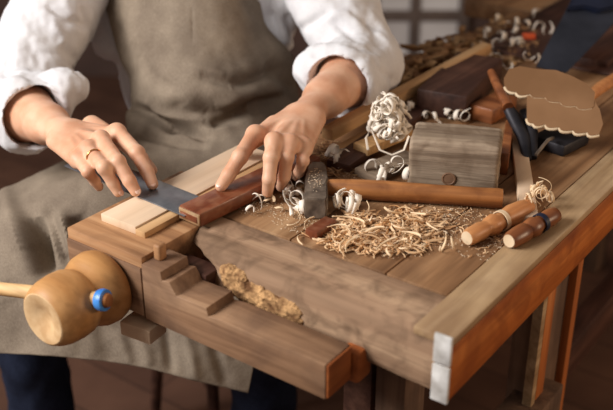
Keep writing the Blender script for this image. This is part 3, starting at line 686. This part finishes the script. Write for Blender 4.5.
mk('knot', b, 'jaw', mal, local=True)

def chisel(p0, p1, mat, prof, label, rings_, name='turning_chisel'):
    d = np.array(p1) - np.array(p0); L = np.linalg.norm(d)
    t = thing(name, label, 'chisel', np.array(p0) * np.array([1, 1, 0]), rot=frame_rot(d))
    z = p0[2]
    Tm = Matrix.Translation((0, 0, z))
    b = lathe([(x * L, r_) for x, r_ in prof], 32); bmesh.ops.transform(b, matrix=Tm, verts=b.verts); mk('handle', b, mat, t, local=True)
    b = lathe([(-0.0006, 0), (-0.0006, prof[1][1] * 0.93), (0.003, prof[1][1] * 1.01)], 28); bmesh.ops.transform(b, matrix=Tm, verts=b.verts); mk('butt_cap', b, 'rim', t, local=True, label='pale end face')
    for x, w, r_, mm in rings_:
        b = lathe([((x - w) * L, r_ * 0.9), ((x - w) * L, r_), ((x + w) * L, r_), ((x + w) * L, r_ * 0.9)], 28); bmesh.ops.transform(b, matrix=Tm, verts=b.verts); mk('ferrule', b, mm, t, local=True)
    return t
P1 = [(0.0, 0.0), (0.0, 0.0155), (0.04, 0.0185), (0.2, 0.0200), (0.27, 0.0175), (0.30, 0.0135), (0.33, 0.0165), (0.42, 0.0190), (0.48, 0.0150), (0.58, 0.0165), (0.70, 0.0195), (0.85, 0.0185), (0.95, 0.0155), (1.0, 0.012), (1.0, 0)]
P1 = [(a_, b_ * (0.70 if k_ < 5 else 0.86)) for k_, (a_, b_) in enumerate(P1)]
chisel(at(467, 238, .0145), at(530, 206, .0155), 'hand1', P1, 'turned light wooden chisel handle with a pale collar, beside the narrow pine strip', [(0.53, 0.025, 0.0162, 'rim')])
P2 = [(0.0, 0.0), (0.0, 0.0150), (0.05, 0.0185), (0.22, 0.0205), (0.33, 0.0170), (0.37, 0.0125), (0.41, 0.0165), (0.52, 0.0185), (0.60, 0.0140), (0.72, 0.0150), (0.85, 0.0165), (0.97, 0.0145), (1.0, 0.011), (1.0, 0)]
P2 = [(a_, b_ * (0.70 if k_ < 4 else 0.84)) for k_, (a_, b_) in enumerate(P2)]
chisel(at(509, 241, .014), at(556, 214, .0145), 'hand2', P2, 'turned dark glossy wooden chisel handle with a black collar, next to the bench edge', [(0.66, 0.035, 0.0148, 'navy')])

def strip(name, label, p0, p1, w, h, z, mat, bev=0.0012, cat='strip', group=None):
    """a straight stick lying along the bench"""
    p0 = np.array(p0, float); p1 = np.array(p1, float); d = p1 - p0; L = np.linalg.norm(d)
    t = Matrix.Translation(Vector((p0 + d / 2) * np.array([1, 1, 0]))) 
    b = box((0, 0, z + h / 2), (L, w, h), bev, cuts=0)
    bmesh.ops.transform(b, matrix=Matrix.Translation(Vector([float(x) for x in lerp(p0, p1, .5)])) @ frame_rot(d).to_4x4(), verts=b.verts)
    o = mk(name, b, mat); tag(o, label, cat, group); return o
strip('pine_strip', 'narrow pale pine strip lying between the two chisel handles, running back to the pincers', at(529, 226), at(517, 140), 0.026, 0.016, 0.0, 'pine')
strip('long_stick', 'long square pale wooden stick running back across the bench from beneath the forearm', at(327, 146, .01), at(486, 58, .022), 0.024, 0.022, 0.012, 'pine2')
strip('wooden_batten', 'long thin tan slat lying under and beside the long square stick', at(338, 156), at(452, 92), 0.034, 0.010, 0.0, 'pine2')
strip('pine_offcut', 'small rectangular pine offcut carrying the big bunch of white curls', at(360, 159, 0.0), at(405, 140, 0.0), 0.034, 0.016, 0.010, 'pinex', cat='offcut')
strip('wooden_plane_body', 'dark brown wooden tool body with smooth flat top behind the mallet head', at(440, 118), at(478, 78), 0.10, 0.052, 0.0, 'dkwood', 0.004, cat='plane')
strip('dark_batten', 'dark narrow batten lying behind the pine offcut', at(338, 170), at(420, 112), 0.045, 0.014, 0.0, 'dkwood', cat='batten')
strip('red_brown_wedge', 'small red brown wedge poking out of the tan shavings below the hammer head', at(311, 239), at(331, 226), 0.022, 0.014, 0.0, 'rose', cat='wedge')
strip('grey_batten', 'grey weathered batten lying between the pine offcut and the hammer handle', at(365, 180), at(412, 160), 0.05, 0.014, 0.0, 'grey', cat='batten')
strip('amber_offcut', 'amber orange wood offcut lying behind the mallet head beside the dark tool body', at(480, 122), at(505, 108), 0.05, 0.03, 0.0, 'hand2', 0.003, cat='offcut')
strip('orange_offcut', 'thin orange offcut standing by the right end of the mallet head', at(503, 175), at(508, 140), 0.014, 0.04, 0.0, 'hand2', 0.002, cat='offcut')
strip('black_box', 'low black box lying under the scalloped boards', at(546, 152), at(572, 139), 0.07, 0.022, 0.0, 'dark', 0.004, cat='box')
strip('far_shade_sheet', 'thin dark brown sheet added to shade the far bench end under the saw', (-0.275, 1.04, 0), (-0.275, 2.05, 0), 0.47, 0.006, 0.0005, 'dkwood', cat='sheet')  # added dark sheet, stands in for light falling off along the bench
strip('brown_board', 'dark reddish brown board lying at the far right of the bench', at(580, 66), at(640, 10), 0.12, 0.02, 0.0, 'dkwood', 0.003, cat='board')

# pincers with dark jaws
pt = thing('pincers', 'black iron pincers with an orange handle standing behind the mallet', 'pincers', at(520, 150))
mk('jaw', tube([at(527, 160, 0.01), at(524, 138, 0.03), at(514, 118, 0.05), at(506, 104, 0.07)], [0.008, 0.012, 0.013, 0.010], 12, 0.8), 'dark', pt)
mk('jaw', tube([at(533, 158, 0.01), at(532, 132, 0.035), at(524, 112, 0.05)], [0.007, 0.011, 0.010], 12, 0.8), 'dark', pt)
mk('handle', tube([at(508, 107, 0.07), at(497, 84, 0.09), at(491, 72, 0.095)], [0.010, 0.009, 0.007], 12), 'hand2', pt, label='orange brown handle')
mk('spring', tube([at(536, 155, 0.02), at(543, 146, 0.03), at(548, 140, 0.035), at(553, 138, 0.03)], 0.003, 8), 'iron', pt)
# scalloped boards: leaning flat on the tool pile
nb = np.array([0.20, -0.50, 0.84]); nb /= np.linalg.norm(nb)
def scallop_board(name, label, ctr_h, top, bot, n_sc, off):
    p0 = at(*ctr_h) - nb * off
    pts = [onpl(x, y, p0, nb) for x, y in top]
    bx = []
    B = [np.array(q, float) for q in bot]
    for k in range(len(B) - 1):
        m_ = max(1, n_sc // (len(B) - 1))
        for j in range(m_):
            for t in np.linspace(0, 1, 7)[:-1]:
                q = lerp(B[k], B[k + 1], (j + t) / m_); q[1] += 4.0 * (t ** 0.8) * (1 - t ** 6)
                bx.append(q)
    bx.append(B[-1]); pts += [onpl(q[0], q[1], p0, nb) for q in bx]
    root = thing(name, label, 'board', p0 * np.array([1, 1, 0]))
    b = bmesh.new(); A = [b.verts.new(p) for p in pts]; C2 = [b.verts.new(p - nb * 0.010) for p in pts]; n = len(pts)
    b.faces.new(A); b.faces.new(C2[::-1])
    for i in range(n): b.faces.new((A[i], C2[i], C2[(i + 1) % n], A[(i + 1) % n]))
    bmesh.ops.recalc_face_normals(b, faces=b.faces); bmesh.ops.triangulate(b, faces=[f for f in b.faces if len(f.verts) > 4])
    mk('board_face', b, 'tan', root, smooth=False)
    rp = [onpl(q[0], q[1], p0, nb) - nb * 0.004 for q in bx]
    mk('scalloped_rim', tube(rp, 0.0032, 8), 'rim', root, label='pale scalloped edge')
    return root
scallop_board('scalloped_board', 'tan board with a scalloped lower edge, upper of the two stacked near the saw', (550, 90, .095),
    [(505, 86), (504, 78), (509, 69), (520, 66), (537, 69), (556, 70), (572, 76), (586, 83), (595, 92), (594, 106)], [(592, 108), (576, 106), (560, 102), (545, 97), (530, 94), (516, 92), (505, 86)], 6, 0.0)
scallop_board('scalloped_board', 'tan board with a scalloped lower edge, lower one under its twin', (565, 112, .07),
    [(527, 118), (527, 96), (540, 92), (570, 96), (594, 100), (600, 110), (603, 124)], [(599, 134), (587, 132), (573, 130), (559, 127), (545, 124), (533, 123), (527, 118)], 6, 0.0)
bs = thing('brush_handle', 'round tan wooden stick lying behind the scalloped boards at the right edge', 'stick', at(600, 88))
mk('stick', tube([at(588, 98, .045), at(600, 88, .05), at(630, 70, .05)], [0.010, 0.012, 0.012], 14), 'hand1', bs)
# hand saw
sw = thing('hand_saw', 'wide dark hand saw blade lying at the far end of the bench', 'saw', at(570, 30))
n_ = np.array([0.35, -0.25, 0.9]); n_ /= np.linalg.norm(n_); p0 = at(560, 50, .06)
pts = [onpl(x, y, p0, n_) for x, y in ((536, 66), (547, 45), (562, 18), (574, -6), (625, -14), (622, 14), (596, 42), (567, 72), (550, 70))]
b = bmesh.new(); A = [b.verts.new(p) for p in pts]; C2 = [b.verts.new(p - n_ * 0.003) for p in pts]; b.faces.new(A); b.faces.new(C2[::-1])
for i in range(len(A)): b.faces.new((A[i], C2[i], C2[(i + 1) % len(A)], A[(i + 1) % len(A)]))
bmesh.ops.recalc_face_normals(b, faces=b.faces); mk('blade', b, 'sawst', sw, smooth=False)
pts = [onpl(x, y, p0 + n_ * 0.012, n_) for x, y in ((568, 8), (575, -8), (630, -20), (627, 4), (600, 10), (585, 6))]
b = bmesh.new(); A = [b.verts.new(p) for p in pts]; C2 = [b.verts.new(p - n_ * 0.028) for p in pts]; b.faces.new(A); b.faces.new(C2[::-1])
for i in range(len(A)): b.faces.new((A[i], C2[i], C2[(i + 1) % len(A)], A[(i + 1) % len(A)]))
bmesh.ops.recalc_face_normals(b, faces=b.faces); bmesh.ops.bevel(b, geom=b.edges[:], offset=0.004, segments=2, affect='EDGES'); mk('handle', b, 'navy', sw)

# ------------------------------------------------------------------ shavings
def ribbon(r_, turns, w, rad, tail, seed):
    """a rolled shaving: strip of width w rolled around its own axis with a loose tail, resting on z=0"""
    rn = random.Random(seed); n = int(18 * turns) + 8; P = []; th = 0
    x = z = 0.0; ang = rn.uniform(0, 6)
    L = 2 * PI * rad * turns + tail; ds = L / n
    for i in range(n + 1):
        s_ = i / n * L
        k = 1 / (rad * (1 + 0.5 * (s_ / L))) if s_ < L - tail else 0.25 / rad
        ang += k * ds; x += math.cos(ang) * ds; z += math.sin(ang) * ds
        P.append((x, s_ / L * w * rn.uniform(0.9, 1.1) * turns * 0.7, z))
    V = []; F = []; tw = rn.uniform(-0.6, 0.6)
    for i, p in enumerate(P):
        ww = w * (0.55 + 0.45 * math.sin(PI * min(1, (i + 1.5) / n))) / 2; a = tw * i / n
        for sgn in (-1, 1): V.append((p[0] + sgn * ww * math.sin(a), p[1] + sgn * ww * math.cos(a), p[2] + sgn * ww * 0.3 * math.sin(a * 2)))
    for i in range(len(P) - 1): F.append((2 * i, 2 * i + 1, 2 * i + 3, 2 * i + 2))
    V = np.array(V); V -= V.mean(0)
    return V, F
def curl(p, rad, turns, w, tail, mat, label, group, cat='shaving', tilt=0.35, lift=0.0, seed=None, flat=False):
    seed = seed if seed is not None else random.randrange(10 ** 6); rn = random.Random(seed)
    V, F = ribbon(None, turns, w, rad, tail, seed)
    if flat: V = V[:, [0, 2, 1]]
    R = np.array(Euler((rn.uniform(-tilt, tilt), rn.uniform(-tilt, tilt), rn.uniform(0, 2 * PI))).to_matrix()); V = V @ R.T
    V[:, 2] += -V[:, 2].min() + 0.0006; V = V + np.array(p) + np.array([0, 0, lift])
    o = mk('wood_shaving', (V, F), mat); m_ = o.modifiers.new('thick', 'SOLIDIFY'); m_.thickness = 0.0006; m_.offset = 0
    return tag(o, label, cat, group)
def curls(pts, rad, mat, label, group, w=0.005, turns=(0.8, 2.0), tail=0.015, lift=0.0, n_each=1, jit=3, names=None, flat=False):
    for i_, (x, y) in enumerate(pts):
        for k in range(n_each):
            curl(at(x + random.uniform(-jit, jit), y + random.uniform(-jit, jit), 0), rad * random.uniform(0.75, 1.3), random.uniform(*turns), w * random.uniform(0.9, 1.6), tail * random.uniform(0.3, 1.2), mat, names[i_] if names else label, group, lift=lift + random.uniform(0, 0.004), flat=flat)
gl = 'white curls around the hammer head'
curls([(289, 190), (292, 200), (296, 206), (304, 214)], 0.0085, 'curlw', 'white rolled shaving lying left of the hammer head, by the fingertips', gl, 0.009, names=['white rolled shaving touching the fingertips left of the hammer head', 'white rolled shaving against the middle of the hammer head, left side', 'white shaving at the left front corner of the hammer head', 'white shaving directly in front of the hammer face'])
curls([(336, 212), (343, 210), (350, 214), (356, 212)], 0.0085, 'curlw', 'white rolled shaving lying right of the hammer face', 'white curls right of the hammer face', 0.007, (1.5, 2.5), names=['white ringlet touching the right side of the hammer face', 'white ringlet just under the start of the amber handle', 'lowest white ringlet on the left end of the tan heap', 'rightmost white ringlet under the amber handle'])
curls([(330, 160), (338, 166), (344, 164)], 0.009, 'curlw', 'white rolled shaving lying behind the hammer head', 'white curls behind the hammer head', 0.007, names=['white ringlet right behind the hammer head', 'white ringlet between hammer handle and dark batten', 'white ringlet right of its twin above the hammer handle'])
curls([(374, 178), (381, 184), (389, 179), (398, 180), (405, 184), (412, 186)], 0.0085, 'curlw', 'white curl lying between the pine offcut and the hammer handle', 'white curls below the pine offcut', 0.008, lift=0.006, names=['leftmost white curl on the grey batten below the pine offcut', 'second white curl from the left on the grey batten, nearest the handle', 'white curl in the middle of the grey batten', 'white curl under the right end of the pine offcut', 'white curl beside the lower left corner of the mallet head', 'white curl tucked between mallet head and hammer handle'])
curls([(412, 116), (424, 119), (436, 121), (446, 122), (456, 124), (463, 124)], 0.007, 'curlw', 'small white curl lying along the back of the mallet head', 'white curls behind the mallet', 0.007, lift=0.002, names=['%s of six small white curls along the mallet back' % q for q in ('leftmost', 'second from the left', 'third from the left', 'third from the right', 'second from the right', 'rightmost')])
# bunch on the pine offcut
pc = at(388, 140, 0.03)
for k in range(60):
    a = random.uniform(0, 2 * PI); q = random.random() ** 0.6; hh = random.random()
    p = pc + RT * (math.cos(a) * 0.036 * q * (1.05 - 0.5 * hh)) + _f * (math.sin(a) * 0.03 * q) + np.array([0, 0, hh * 0.062])
    curl(p, random.uniform(0.005, 0.0105), random.uniform(0.8, 2.2), random.uniform(0.007, 0.013), random.uniform(0.003, 0.012), 'curlw', 'white curly shaving in the big bunch on the pine offcut', 'big bunch of white curls', tilt=1.2)
for (x, y, h_, r_) in ((388, 98, .10, .012), (392, 104, .095, .012), (373, 107, .085, .006)):
    curl(at(x, y + 14, h_ - 0.035), r_, 1.0, 0.004, 0.02, 'curlw', 'thin white curl standing up from the top of the big bunch', 'thin curls on top of the bunch', tilt=0.4)
b = tube([at(368, 150, .03), at(366, 138, .045), at(371, 128, .05), at(380, 150, .03), at(392, 155, .024), at(404, 150, .03), at(409, 136, .05)], 0.0022, 8, 0.6)
tag(mk('looped_shaving', b, 'curlw'), 'thin white looping shaving wrapped round the front of the big bunch', 'shaving')
curls([(262, 204), (250, 216), (257, 212)], 0.006, 'curlw', 'small pale curl lying on the beam near the square', 'small curls on the beam', 0.003, (0.4, 0.9), 0.02)
curls([(300, 243), (306, 227), (296, 226)], 0.012, 'curlt', 'long pale sliver lying on the rim of the beam', 'slivers on the beam rim', 0.003, (0.25, 0.45), 0.02, flat=True, names=['pale sliver on the beam rim nearest the camera', 'pale sliver by the red brown wedge', 'pale sliver in front of the left white cluster'])
curls([(284, 197), (298, 211), (293, 214), (301, 198), (287, 205), (297, 192)], 0.0055, 'curlw', 'small white scrap of shaving in the cluster left of the hammer head', 'small white scraps by the hammer', 0.007, (0.4, 1.2), 0.008)
curls([(268, 206), (275, 203), (279, 209)], 0.008, 'curlt', 'flat pale chip lying between the square and the hammer', 'flat chips by the square', 0.011, (0.15, 0.3), 0.004)
curls([(443, 250), (452, 250)], 0.008, 'curlt', 'small tan curl lying alone on the bare bench top', 'lone curls on the bench', 0.003, (0.4, 0.8), 0.012, names=['left one of two small tan curls on the bare bench top', 'right one of two small tan curls on the bare bench top'], jit=1)
curls([(530, 207), (540, 212), (536, 200), (546, 209), (524, 214), (542, 203)], 0.0065, 'curlt', 'pale curl heaped on the narrow pine strip between the chisel handles', 'curls over the chisels', 0.0045, (0.8, 1.8), 0.02, lift=0.012, n_each=2)
far = 'blurred white curls at the far end of the bench'
curls([(472, 52), (478, 60), (484, 68), (488, 76), (478, 74), (470, 76), (496, 24), (506, 30), (512, 36), (518, 30), (526, 28), (536, 22), (540, 28), (500, 42), (508, 50), (514, 44), (520, 46), (494, 52), (536, 62), (528, 60), (506, 70), (500, 60), (545, 38), (487, 40)], 0.009, 'curlw', 'pale curl lying at the far end of the bench before the saw', far, 0.010, (0.3, 0.9), 0.012)
tag(mk('red_scrap', box(at(529, 36, 0.012), (0.03, 0.02, 0.012), 0.003, yaw=0.5), 'red'), 'small red orange scrap among the pale curls near the saw', 'scrap')

def heap(name, label, zone, n, wr, lr, mat, mound, seed=1, cat='shavings', bend=2.0):
    """loose slivers no one could count, strewn over a patch: zone = list of (px,py,rx,ry,weight)"""
    rn = random.Random(seed); V = []; F = []
    ws = [z[4] for z in zone]
    for k in range(n):
        z = rn.choices(zone, ws)[0]
        a = rn.uniform(0, 2 * PI); q = math.sqrt(rn.random()); h_ = mound * (1 - q) * rn.random()
        c = at(z[0] + math.cos(a) * q * z[2], z[1] + math.sin(a) * q * z[3], h_ + 0.0012)
        L = rn.uniform(*lr); w = rn.uniform(*wr); kap = rn.uniform(-bend, bend) / L; th = rn.uniform(0, 2 * PI); tl = rn.uniform(-0.35, 0.35)
        segs = 7; base = len(V); p = np.array(c); roll = rn.uniform(-1.2, 1.2)
        zc = rn.uniform(-1, 1) * 0.12 * L
        for i in range(segs + 1):
            d = np.array([math.cos(th), math.sin(th), 0]); sd = np.array([-math.sin(th) * math.cos(roll), math.cos(th) * math.cos(roll), math.sin(roll)])
            z_ = max(0.001 + w * abs(math.sin(roll)) * 0.5, p[2] + zc * math.sin(PI * i / segs) + tl * (i / segs - 0.5) * L * (1 if mound else 0.2))
            pp = np.array([p[0], p[1], z_]); ww = w * (0.5 + 0.5 * math.sin(PI * (i + 0.6) / (segs + 1)))
            V.append(pp - sd * ww / 2); V.append(pp + sd * ww / 2)
            p = p + d * L / segs; th += kap * L / segs
        for i in range(segs): F.append((base + 2 * i, base + 2 * i + 1, base + 2 * i + 3, base + 2 * i + 2))
    o = mk(name, (V, F), mat); m_ = o.modifiers.new('thick', 'SOLIDIFY'); m_.thickness = 0.0006; m_.offset = 0
    return tag(o, label, cat, kind='stuff')
heap('shaving_heap', 'heap of fine tan curly shavings spread in front of the hammer handle', [(365, 232, 34, 19, 3), (405, 228, 36, 17, 3), (345, 238, 22, 14, 1.2), (388, 244, 36, 8, 1)], 760, (0.002, 0.0048), (0.012, 0.038), 'curlt', 0.02, 11, bend=2.6)
heap('fine_shavings', 'thin scatter of pale chips around the light chisel butt', [(450, 220, 40, 14, 2), (480, 250, 22, 6, .4), (430, 240, 25, 8, 1), (500, 235, 16, 10, 1)], 150, (0.001, 0.0022), (0.004, 0.012), 'curlt', 0.003, 12)
heap('brown_shavings', 'dark brown tangle of shavings on the bench behind the resting hand', [(328, 150, 10, 12, 1), (340, 172, 16, 8, 1), (322, 158, 8, 6, 1)], 110, (0.0015, 0.004), (0.01, 0.03), 'chip', 0.016, 13)
heap('chip_pile', 'blurred pile of brown and tan wood chips at the far left of the bench', [(425, 62, 16, 10, 2), (445, 52, 14, 9, 2), (412, 74, 14, 8, 1.5), (462, 42, 12, 8, 1), (408, 80, 10, 6, 1)], 260, (0.008, 0.022), (0.03, 0.07), 'chip', 0.05, 14, bend=2.8)
heap('far_chips', 'scattered dull chips on the far bench top before the dark saw', [(510, 40, 34, 24, 1)], 90, (0.006, 0.012), (0.01, 0.03), 'chip', 0.012, 15)
def crumbs(name, label, zone, n, size, seed):
    rn = random.Random(seed); V = []; F = []
    for k in range(n):
        z = rn.choices(zone, [q[4] for q in zone])[0]; a = rn.uniform(0, 2 * PI); q = rn.random() ** 0.7
        c = at(z[0] + math.cos(a) * q * z[2], z[1] + math.sin(a) * q * z[3], (z[5] if len(z) > 5 else 0.0) + 0.0004); s_ = size * rn.uniform(0.4, 1.5); b0 = len(V); t = rn.uniform(0, 6)
        for j in range(3): V.append(c + np.array([math.cos(t + 2.1 * j) * s_ * rn.uniform(0.6, 1.3), math.sin(t + 2.1 * j) * s_, 0]))
        V.append(c + np.array([0, 0, s_ * 0.8])); F += [(b0, b0 + 1, b0 + 2), (b0, b0 + 1, b0 + 3), (b0 + 1, b0 + 2, b0 + 3), (b0 + 2, b0, b0 + 3)]
    return tag(mk(name, (V, F), 'dust', smooth=False), label, 'sawdust', kind='stuff')
sl = 'long tan slivers on the shaving heap'
for k, (x, y) in enumerate([(335, 246), (350, 251), (338, 232), (352, 226), (372, 240), (385, 250), (398, 232), (412, 240), (366, 217), (392, 219), (420, 222), (345, 238), (404, 250), (430, 232)]):
    curl(at(x, y, 0.004), random.uniform(0.010, 0.022), random.uniform(0.2, 0.5), random.uniform(0.003, 0.005), random.uniform(0.0, 0.02), 'curlt', 'long pale sliver curling on top of the tan shaving heap', sl, tilt=0.5, lift=0.007, flat=True)
crumbs('sawdust', 'pale sawdust grit sprinkled around the hammer and the chisels', [(445, 215, 60, 22, 3), (395, 235, 60, 24, 3), (300, 215, 30, 18, 2), (490, 245, 40, 16, 1.2), (350, 175, 40, 16, 1.5), (262, 205, 30, 12, 1), (530, 215, 20, 14, 1)], 2600, 0.0011, 21)
crumbs('sawdust', 'white dust grains sprinkled on the iron hammer head', [(316, 180, 8, 12, 1, .037)], 110, 0.0009, 22)
